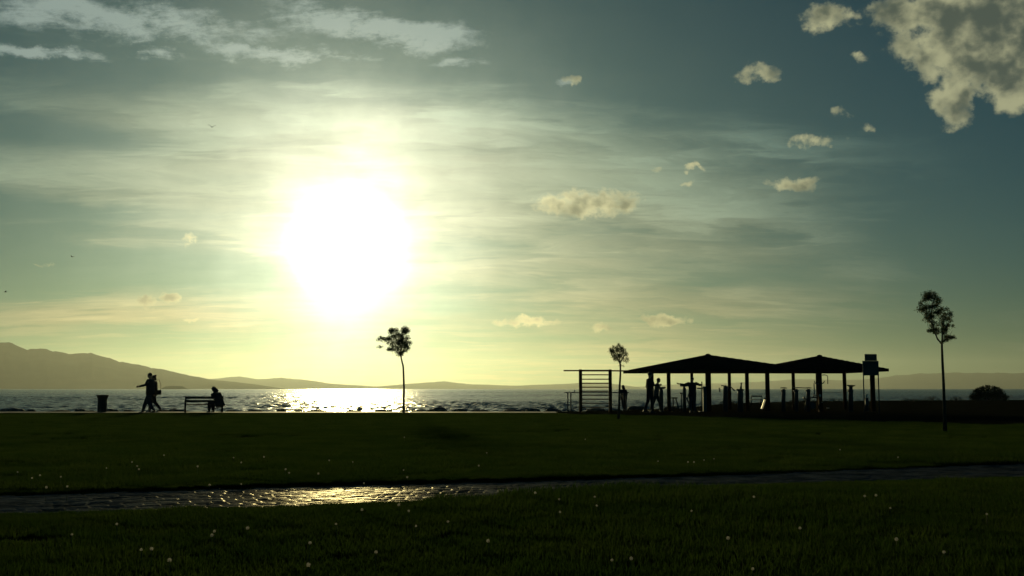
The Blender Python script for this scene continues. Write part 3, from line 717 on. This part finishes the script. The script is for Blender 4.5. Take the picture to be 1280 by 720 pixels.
rocks = [(12, 26, 'the bare rim at the far left'), (38, 14, 0), (75, 22, 'left of the litter bin'), (100, 12, 0), (112, 10, 0), (140, 18, 'right of the litter bin'), (160, 14, 'just left of the walking man'), (206, 16, 'just right of the walking woman'), (222, 20, 'left of the bench'),
         (290, 12, 0), (320, 18, 0), (352, 12, 0), (395, 20, 0), (440, 12, 0), (476, 14, 0), (520, 14, 0), (548, 24, 'right of the lone tree'), (575, 14, 0), (600, 18, 0), (640, 22, 0), (668, 16, 0), (690, 18, 'left of the wall bars'), (745, 20, 'behind the wall bars'), (797, 20, 'left of the shelter'), (840, 14, 0)]
for i, (px, w, lb) in enumerate(rocks):
    D = shore_D(gx(px, 50)) + .75; o = bpy.data.objects.new('rock', rm_[i % 5]); COL.objects.link(o)
    s_ = w / F * D / 2 * 1.25; o.location = (gx(px, D), D, -.02); o.scale = (s_, s_ * 1.1, random.uniform(.28, .5) * min(1, .6 + w / 40)); o.rotation_euler = (0, 0, random.uniform(-.4, .4) + (math.pi if i % 3 == 0 else 0))
    tag(o, ('dark rock on the waterline ' + lb) if lb else 'small dark shore rock, ' + RO[i] + ' from the left along the waterline', 'rock', 'rocks along the waterline')

# ------------------------------------------------------------------ wall bars and parallel bars
D = 49.0; m = D / F
def hz(py, D=D): return at(640, py, D).z
wb = thing('wall_bars', 'timber wall bars with nine rungs and a long overhanging top bar', 'climbing frame', (gx(744.5, D), D, 0))
for sx in (-1, 1): boxo('post', (sx * 18.5 * m - .075, sx * 18.5 * m + .075, -.06, .06, -.05, hz(461.8)), 'redwood', wb)
for py in (468.5, 474, 479, 484, 489, 494, 499, 504, 509): tube('rung', [(-18.5 * m, 0, hz(py)), (18.5 * m, 0, hz(py))], .025, 'redwood', wb, 8)
tube('top_bar', [(-39.5 * m, 0, hz(463.3)), (-18 * m, 0, hz(463.3)), (42.5 * m, 0, hz(463.6))], .032, 'redwood', wb, 8)
boxo('cap_beam', (-17 * m, 17 * m, -.05, .05, hz(464.4), hz(462.2)), 'redwood', wb)
D2 = 51.5; m = D2 / F
pb = thing('parallel_bars', 'low steel parallel bars standing behind the wall bars', 'exercise bars', (gx(746, D2), D2, 0))
for dy in (-.25, .25):
    tube('bar', [(-40 * m, dy, hz(490.7, D2)), (40 * m, dy, hz(490.7, D2))], .022, 'machine', pb, 8)
    for px in (-34, 35): tube('leg', [(px * m + dy * .35, dy, -.05), (px * m + dy * .35, dy, hz(490.7, D2))], .03, 'machine', pb, 8)
tube('handle', [(-27 * m, .25, hz(490.7, D2)), (-27 * m, .25, hz(487.5, D2))], .02, 'machine', pb, 8)

# ------------------------------------------------------------------ the double shelter
DF, DB, DC = 51.0, 55.6, 53.3
sh = thing('park_shelter', 'open double shelter with two low joined hipped roofs on timber posts', 'shelter', (gx(955, DC), DC, 0)); so = sh.location
ez = hz(464.3, 49.9); et = hz(460.6, 49.9)
ap = [at(885, 443.0, DC), at(1024.5, 444.3, DC)]; hw_ = 3.42
x0 = at(798, 462, 49.9).x; x1 = at(1111, 463, 49.9).x
def rh(x, y):
    best = 0
    for a, hl, hr in ((ap[0], ap[0].x - x0, 4.1), (ap[1], 3.4, x1 - ap[1].x)):
        k = (a.x - x) / hl if x < a.x else (x - a.x) / hr; d = max(k, abs(y - DC) / hw_); best = max(best, et + (a.z - et) * (1 - d))
    return max(best, et)
# roof planes as two closed hipped solids with a shared valley, thick at the eaves
bm = bmesh.new(); NX, NY = 150, 24
gridx = sorted(set([x0 + (x1 - x0) * i / NX for i in range(NX + 1)] + [ap[0].x, ap[1].x])); gridy = [DC - hw_ + 2 * hw_ * j / NY for j in range(NY + 1)]
tv = [[bm.verts.new((x - so.x, y - so.y, rh(x, y))) for y in gridy] for x in gridx]
bv = [[bm.verts.new((x - so.x, y - so.y, ez if (i in (0, len(gridx) - 1) or j in (0, NY)) else max(ez, rh(x, y) - .16))) for j, y in enumerate(gridy)] for i, x in enumerate(gridx)]
nxg = len(gridx)
for i in range(nxg - 1):
    for j in range(NY):
        bm.faces.new((tv[i][j], tv[i + 1][j], tv[i + 1][j + 1], tv[i][j + 1])); bm.faces.new((bv[i][j], bv[i][j + 1], bv[i + 1][j + 1], bv[i + 1][j]))
for i in range(nxg - 1):
    bm.faces.new((tv[i][0], bv[i][0], bv[i + 1][0], tv[i + 1][0])); bm.faces.new((tv[i][NY], tv[i + 1][NY], bv[i + 1][NY], bv[i][NY]))
for j in range(NY):
    bm.faces.new((tv[0][j], tv[0][j + 1], bv[0][j + 1], bv[0][j])); bm.faces.new((tv[-1][j], bv[-1][j], bv[-1][j + 1], tv[-1][j + 1]))
rf = obj('roof', bm, 'roof', sh)
for a in ap:
    b = bmesh.new(); loft(b, [(a.x - so.x, 0, a.z - .06), (a.x - so.x, 0, a.z + .01), (a.x - so.x, 0, a.z + .04)], [.16, .12, .02], 8); obj('finial', b, 'roof', rf)
posts = [(836, DF, .085), (885.5, DF, .12), (934, DF, .08), (959.5, DF, .09), (1024, DF, .12), (1091, DF, .095),
         (815.5, DB, .07), (865, DB, .07), (912, DB, .075), (992, DB, .075), (1056, DB, .08)]
for px, D_, r in posts:
    x = at(px, 490, D_).x - so.x; boxo('post', (x - r, x + r, D_ - so.y - r, D_ - so.y + r, -.05, ez + .06), 'post', sh, .012)
for D_ in (DF, DB):
    xa = at(836 if D_ == DF else 815.5, 490, D_).x - so.x; xb = at(1091 if D_ == DF else 1056, 490, D_).x - so.x
    boxo('beam', (xa - .3, xb + .3, D_ - so.y - .05, D_ - so.y + .05, ez + .02, ez + .14), 'post', sh)
for px in (885.5, 959.5, 1024):
    x = at(px, 490, DF).x - so.x; boxo('cross_beam', (x - .04, x + .04, DF - so.y + .06, DB - so.y - .06, ez + .03, ez + .13), 'post', sh)

# ------------------------------------------------------------------ sign on two thin posts
D_ = 46.0; m = D_ / F; px0 = gx(1090.5, D_)
sg = thing('sign', 'tall dark teal signboard on two thin posts in front of the shelter\'s right end', 'sign', (px0, D_, 0))
for s_ in (-1, 1): tube('pole', [(s_ * 9.3 * m, .04, -.05), (s_ * 9.3 * m, .04, hz(451, D_))], .026, 'machine', sg, 8)
boxo('panel', (-9.6 * m, 9.6 * m, -.03, .01, hz(469.3, D_), hz(451.2, D_)), 'sign', sg)
boxo('header', (-7.6 * m, 7.6 * m, -.034, .006, hz(451.1, D_), hz(442.6, D_)), 'sign', sg)

# ------------------------------------------------------------------ exercise machines
GM = 'outdoor exercise machines around the shelter'
def mach(label, px, D, name='exercise_machine'):
    t = thing(name, label, 'exercise machine', (gx(px, D), D, 0), 0, GM); m = D / F
    def P(qx, qy, dy=0.0): q = at(qx, qy, D + dy); return Vector((q.x - t.location.x, dy, q.z))
    return t, P
t, P = mach('exercise stand with a flat T-shaped top right of the tall man', 826.5, 49.8)
b = bmesh.new(); loft(b, [P(826.5, 516), P(826.5, 489), P(826.5, 486)], [(.10, .08), (.10, .08), (.06, .06)], 10); obj('column', b, 'machine', t, smooth=True)
boxo('top_plate', (-.20, .22, -.10, .10, P(0, 485.6).z, P(0, 483.6).z), 'machine', t, .02)
tube('push_handle', [P(822, 484.6, -.12), P(826, 484.6, -.12), P(831, 484.2, -.12)], .025, 'machine2', t, 8)
tube('foot_plate', [P(826.5, 516.5), P(826.5, 515.2)], .2, 'machine', t, 16)
t, P = mach('low seat machine with a slanting leg just right of the second shelter post', 843.5, 50.5)
boxo('seat', (-.16, .12, -.16, .16, P(0, 498.2).z, P(0, 496.6).z), 'machine', t, .015)
tube('leg', [P(841.5, 514.5), P(841.5, 498)], .03, 'machine', t, 8); tube('leg', [P(849.5, 514), P(844.5, 498)], .03, 'machine', t, 8)
tube('pedal', [P(849.5, 511, -.15), P(849.5, 511, .15)], .03, 'machine', t, 8); tube('foot_rest', [P(843, 508), P(851, 508)], .022, 'machine', t, 8)
t, P = mach('rowing column with a wide handle bar left of the man spreading his arms', 855.5, 50)
b = bmesh.new(); loft(b, [P(855.5, 515), P(855.5, 487), P(855.2, 483.5)], [.085, .085, .05], 10); obj('column', b, 'machine', t, smooth=True)
tube('handle_bar', [P(850, 482), P(855, 482.6), P(864, 481.6)], .035, 'machine', t, 8)
tube('side_bar', [P(849.5, 491.6, .1), P(855, 491.8, .1)], .035, 'machine', t, 8); tube('side_leg', [P(851.7, 513, .1), P(851.7, 491.6, .1)], .028, 'machine', t, 8)
tube('step_arm', [P(857, 496), P(861, 503), P(862, 510)], .03, 'machine', t, 8); tube('pull_arm', [P(861, 492), P(859, 500), P(863, 508)], .03, 'machine', t, 8)
t, P = mach('upright pole with crossbar between the man spreading his arms and centre post', 877, 50)
tube('pole', [P(877.3, 514), P(877.3, 477)], .026, 'machine', t, 8); tube('crossbar', [P(871, 485.3), P(879.5, 485.6)], .03, 'machine', t, 8)
boxo('housing', (P(870, 0).x, P(874, 0).x, -.1, .1, 0, P(0, 483).z), 'machine', t, .02)
boxo('foot', (-.12, .12, -.2, .2, 0, .03), 'machine', t)
t, P = mach('stepper machine with three slanted handles right of the centre post', 907, 50)
b = bmesh.new(); loft(b, [P(907, 515), P(907, 490), P(907, 484), P(906, 482)], [(.12, .1), (.12, .1), (.10, .08), (.06, .06)], 10); obj('column', b, 'machine', t, smooth=True)
for (a, c) in (((909, 483), (914, 489.5)), ((905, 483), (910.5, 490.5)), ((901.5, 482), (908, 482.8))): tube('arm', [P(*a, -.1), P(*c, -.1)], .024, 'machine', t, 8)
tube('arm', [P(912, 482.3, .1), P(918.5, 488.6, .1)], .026, 'machine', t, 8)
tube('hand_grip', [P(899, 484.6), P(900, 490)], .03, 'machine', t, 8)
t, P = mach('thick machine column with a flat cap and round knob left of the double posts', 925.5, 50)
b = bmesh.new(); loft(b, [P(925.5, 515), P(925.5, 492), P(925.5, 488)], [(.14, .12), (.135, .12), (.12, .1)], 12); obj('column', b, 'machine', t, smooth=True)
boxo('cap', (-.17, .17, -.13, .13, P(0, 488.2).z, P(0, 486.2).z), 'machine', t, .02)
tube('neck', [P(926, 487), P(926.5, 481)], [.06, .03], 'machine', t, 8); b = bmesh.new(); ball(b, P(926.7, 479.6), (.045, .045, .06)); obj('knob', b, 'machine2', t, smooth=True)
t, P = mach('pale slanted board of a sit-up machine leaning between two shelter posts', 953.5, 50.2)
b = bmesh.new(); loft(b, [P(952.3, 511), P(956.2, 499.5)], [(.035, .2), (.035, .2)], 4, side=(1, 0, 0)); obj('board', b, 'pale', t)
tube('leg', [P(956.4, 514), P(956.2, 498.5)], .025, 'machine', t, 8); tube('top_roll', [P(956, 498, -.22), P(956, 498, .22)], .045, 'machine', t, 8)
for px, pw, lb in ((979.5, 4, 'leftmost of three under the shelter\'s right half'), (995.5, 9.5, 'middle of three under the shelter\'s right half'), (1010.5, 3.5, 'right of three, beside the exercise bicycle')):
    t, P = mach('machine column with cross handle, ' + lb, px, 50)
    b = bmesh.new(); loft(b, [P(px, 515), P(px, 490), P(px, 486)], [(.10, .09), (.095, .09), (.06, .06)], 10); obj('column', b, 'machine', t, smooth=True)
    tube('handle', [P(px - 4, 485), P(px, 484.6), P(px + (14 if pw > 9 else 4), 485.1)], .022, 'machine', t, 8)
    boxo('collar', (-.12, .12, -.10, .10, P(0, 489.4).z, P(0, 487.6).z), 'machine', t, .02)
    tube('foot_plate', [P(px, 516.2), P(px, 515.0)], .19, 'machine', t, 16)
t, P = mach('exercise bicycle with pedals and curved handle left of the thick reddish post', 1018, 50, 'exercise_bicycle')
tube('frame', [P(1004, 497), P(1008, 499), P(1014, 497), P(1021, 496.5), P(1028, 499)], .035, 'machine', t, 8)
tube('frame_leg', [P(1006, 514), P(1008, 499)], .03, 'machine', t, 8); tube('frame_leg', [P(1027, 514), P(1025, 498)], .03, 'machine', t, 8)
b = bmesh.new(); loft(b, [P(1015, 507, -.06), P(1015, 507, .06)], .17, 20); obj('flywheel', b, 'machine', t)
boxo('saddle', (P(1003, 0).x, P(1008.5, 0).x, -.1, .1, P(0, 494.8).z, P(0, 493.6).z), 'machine', t, .012); tube('saddle_post', [P(1006, 499), P(1006, 494.5)], .025, 'machine', t, 8)
for (a, c) in ((1011, 503), (1019, 510)): boxo('pedal', (P(a - 1.5, 0).x, P(a + 1.5, 0).x, -.2, -.1, P(0, c).z - .012, P(0, c).z + .012), 'pale', t, .004)
tube('handlebar', [P(1017.5, 479), P(1018, 489), P(1017, 496)], .025, 'machine2', t, 8)
t, P = mach('hanging pull-down handles on curved arms at the thick reddish post', 1026, 49.6, 'pull_down_machine')
boxo('upright', (-.10, .02, -.10, .06, -.05, P(0, 465.5).z), 'redwood', t, .01)
tube('hooked_arm', [P(1025, 469), P(1031, 468.6), P(1034, 469.4), P(1034.7, 472), P(1034.7, 480)], .020, 'machine', t, 8)
tube('curved_arm', [P(1018.2, 476, -.1), P(1018.8, 479, -.1), P(1023, 479.6, -.1)], .024, 'machine', t, 8)
tube('curved_arm', [P(1026, 479.8, -.1), P(1029, 479, -.1), P(1030.8, 476.2, -.1)], .024, 'machine', t, 8)
tube('stay', [P(1022, 490), P(1052, 490.6)], .012, 'machine', t, 6)
b = bmesh.new(); ball(b, P(1025, 494.5, -.14), (.05, .05, .07)); obj('weight', b, 'pale', t, smooth=True)
b = bmesh.new(); ball(b, P(1018, 491, -.14), (.035, .05, .07)); obj('weight', b, 'pale', t, smooth=True)
t, P = mach('machine column topped by a wide shallow bowl left of the sign', 1063.5, 50)
b = bmesh.new(); loft(b, [P(1063.5, 515), P(1063.5, 490), P(1063.5, 485)], [(.12, .11), (.11, .1), (.09, .08)], 10); obj('column', b, 'machine', t, smooth=True)
b = bmesh.new(); loft(b, [P(1063.5, 486), P(1063.5, 483.5), P(1063.5, 481.6), P(1063.5, 481.2)], [.06, .09, .215, .22], 20); obj('bowl', b, 'machine', t, smooth=False)
boxo('collar', (-.14, .14, -.10, .10, P(0, 489.6).z, P(0, 487.8).z), 'machine', t, .02)
t, P = mach('short post with a pale round cap under the sign', 1083.5, 49.4, 'short_post')
tube('column', [P(1083.5, 514), P(1083.5, 497)], [.09, .08], 'machine', t, 10); b = bmesh.new(); ball(b, P(1083, 494.4), (.05, .05, .075)); obj('cap', b, 'pale', t, smooth=True)
# far bench seen through the shelter
D_ = 66.0; t = thing('park_bench', 'small far bench seen between the posts in the middle of the shelter', 'bench', (gx(945, D_), D_, 0)); m = D_ / F
for k in range(3): boxo('slat', (-7 * m, 7 * m, -.15 + .12 * k, -.05 + .12 * k, .40, .43), 'wood', t)
boxo('slat', (-6.4 * m, 6.4 * m, -.22, -.19, .60, .68), 'wood', t)
for s_ in (-1, 1): tube('leg', [(s_ * 6.6 * m, -.22, 0), (s_ * 6.6 * m, -.22, .56), (s_ * 6 * m, -.2, .68)], .025, 'iron', t, 8); tube('leg', [(s_ * 6.6 * m, .2, 0), (s_ * 6.6 * m, .2, .42)], .025, 'iron', t, 8)

# ------------------------------------------------------------------ dandelion clocks in the lawn
def puff_mesh():
    b = bmesh.new(); bmesh.ops.create_icosphere(b, subdivisions=1, radius=.004); r = random.Random(5)
    for i in range(90):
        z = 1 - 2 * (i + .5) / 90; a = i * 2.39996; q = math.sqrt(1 - z * z); d = Vector((q * math.cos(a), q * math.sin(a), z)) * .021 * r.uniform(.92, 1.05)
        s_ = d.orthogonal().normalized() * .0005; w = d.cross(s_).normalized()
        v_ = [b.verts.new(d * .15 - s_), b.verts.new(d * .15 + s_), b.verts.new(d + s_), b.verts.new(d - s_)]; b.faces.new(v_)
        u = s_.normalized(); k = 5; ring = [b.verts.new(d + (u * math.cos(j * 6.283 / k) + w * math.sin(j * 6.283 / k)) * .0024) for j in range(k)]; b.faces.new(ring)
    me = bpy.data.meshes.new('seed_head'); b.to_mesh(me); b.free(); me.materials.append(M['puff']); return me
PM = puff_mesh()
b = bmesh.new(); loft(b, [(0, 0, -.01), (.004, 0, .05), (0, 0, .11)], [.0022, .002, .0018], 5); SM = bpy.data.meshes.new('stem'); b.to_mesh(SM); b.free(); SM.materials.append(M['stem'])
dl = [(x / 2, 540 + y / 2) for x, y in [(80, 115), (100, 108), (152, 112), (168, 124), (330, 75), (343, 85), (347, 93), (584, 64), (603, 76), (603, 118), (714, 105), (723, 102), (796, 104), (823, 71), (882, 75), (1009, 95), (1018, 101), (1011, 13), (1217, 52), (1197, 84), (905, 194), (997, 182), (1022, 197), (619, 240), (530, 258), (353, 294), (379, 292), (771, 332), (775, 277), (1040, 235)]]
dl += [(640 + x / 2, 540 + y / 2) for x, y in [(183, 18), (505, 67), (365, 73), (440, 75), (455, 75), (965, 63), (207, 162), (212, 184), (58, 152), (118, 168), (605, 162), (449, 197), (946, 190), (882, 160), (910, 158), (961, 268), (540, 265), (298, 316), (602, 342), (1187, 205)]]
dl += [(22, 590), (58, 603), (133, 585), (205, 569), (247, 583), (262, 600), (330, 571), (455, 598), (90, 668), (146, 655), (212, 700), (268, 664), (420, 655), (470, 690), (560, 652), (610, 676), (700, 640), (765, 700), (1000, 660), (1180, 690), (880, 575), (1050, 562)]
ORD = 'first second third fourth fifth sixth seventh eighth ninth tenth eleventh twelfth thirteenth fourteenth fifteenth sixteenth seventeenth eighteenth nineteenth twentieth'.split()
ORD += ['twenty-' + w for w in ORD[:9]] + ['thirtieth'] + ['thirty-' + w for w in ORD[:9]] + ['fortieth'] + ['forty-' + w for w in ORD[:9]]
side_of = [gnd(px, py, .11).y > interp(upw, gnd(px, py, .11).x) - .3 for px, py in dl]
rank = {}
for sd_ in (True, False):
    for q, i in enumerate(sorted([i for i in range(len(dl)) if side_of[i] == sd_], key=lambda i: dl[i][0])): rank[i] = ORD[q]
random.seed(6)
near_lb = {23: 'lone large dandelion clock left of centre just below the path', 25: 'larger of a close pair of dandelion clocks at lower left', 26: 'smaller of a close pair of dandelion clocks at lower left', 27: 'dandelion clock near the bottom edge left of centre',
           45: 'lone pale dandelion clock in the dark lawn at lower right', 36: 'large dandelion clock right below the path near the centre', 37: 'small dandelion clock right under the large one below the path', 47: 'dandelion clock close to the bottom edge right of centre', 20: 'dandelion clock directly below the brightest glitter of the path'}
for i, (px, py) in enumerate(dl):
    z = random.uniform(.09, .14); p = gnd(px, py, z); far_ = p.y > interp(upw, p.x)
    dead = pathness(p.x, p.y) > -.1
    if dead: p = gnd(px, py + 6 if not far_ else py - 6, z)
    t = thing('dandelion', near_lb.get(i, 'small white dandelion clock, ' + rank[i] + ' from left ' + ('beyond the path' if side_of[i] else 'on this side of the path')), 'dandelion', (p.x, p.y, 0), random.uniform(0, 6.28), 'dandelion clocks dotted over the lawn')
    s_ = random.uniform(.38, .62)
    st = bpy.data.objects.new('stem', SM); COL.objects.link(st); st.parent = t; st.scale = (1, 1, z / .11)
    hd = bpy.data.objects.new('seed_head', PM); COL.objects.link(hd); hd.parent = t; hd.location = (0, 0, z); hd.scale = (s_,) * 3

# ------------------------------------------------------------------ birds
def bird(px, py, D, rz, flap, label):
    t = thing('bird', label, 'bird', at(px, py, D), rz, 'birds flying over the bay')
    b = bmesh.new(); loft(b, [(0, -.16, 0), (0, -.08, .01), (0, .02, 0), (0, .10, .005), (0, .16, .015), (0, .19, .01)], [(.035, .008), (.03, .02), (.045, .04), (.035, .033), (.024, .024), (.005, .005)], 8, side=(1, 0, 0)); obj('body', b, 'bird', t, smooth=True)
    for s_ in (-1, 1):
        b = bmesh.new(); loft(b, [(s_ * .02, 0, .01), (s_ * .16, .02, .01 + flap * .5), (s_ * .30, -.02, .01 + flap), (s_ * .40, -.10, .01 + flap * .9)], [(.07, .012), (.06, .010), (.045, .007), (.008, .003)], 8, side=(0, 1, 0)); obj('wing', b, 'bird', t, smooth=True)
bird(265, 159, 105, R(200), .22, 'bird high at upper left above the sun glow\'s edge'); bird(90.5, 321, 120, R(80), .10, 'tiny bird flying at left over the bay'); bird(7, 365, 120, R(120), .12, 'tiny bird at the left edge just above the mountain')

# ------------------------------------------------------------------ haze over the bay
b = bmesh.new(); box(b, -26000, 26000, -300, 24000, -8, 640)
hz_ = obj('haze', b, None, kind='stuff'); hm = bpy.data.materials.new('haze_air'); hm.use_nodes = True; nt = hm.node_tree; nt.nodes.clear()
pv = nt.nodes.new('ShaderNodeVolumePrincipled'); pv.inputs['Density'].default_value = 3.0e-5; pv.inputs['Color'].default_value = (.82, .92, .90, 1); pv.inputs['Anisotropy'].default_value = .65
ou = nt.nodes.new('ShaderNodeOutputMaterial'); nt.links.new(pv.outputs[0], ou.inputs['Volume']); hz_.data.materials.append(hm)
tag(hz_, 'pale haze lying over the bay and the far hills', 'haze')
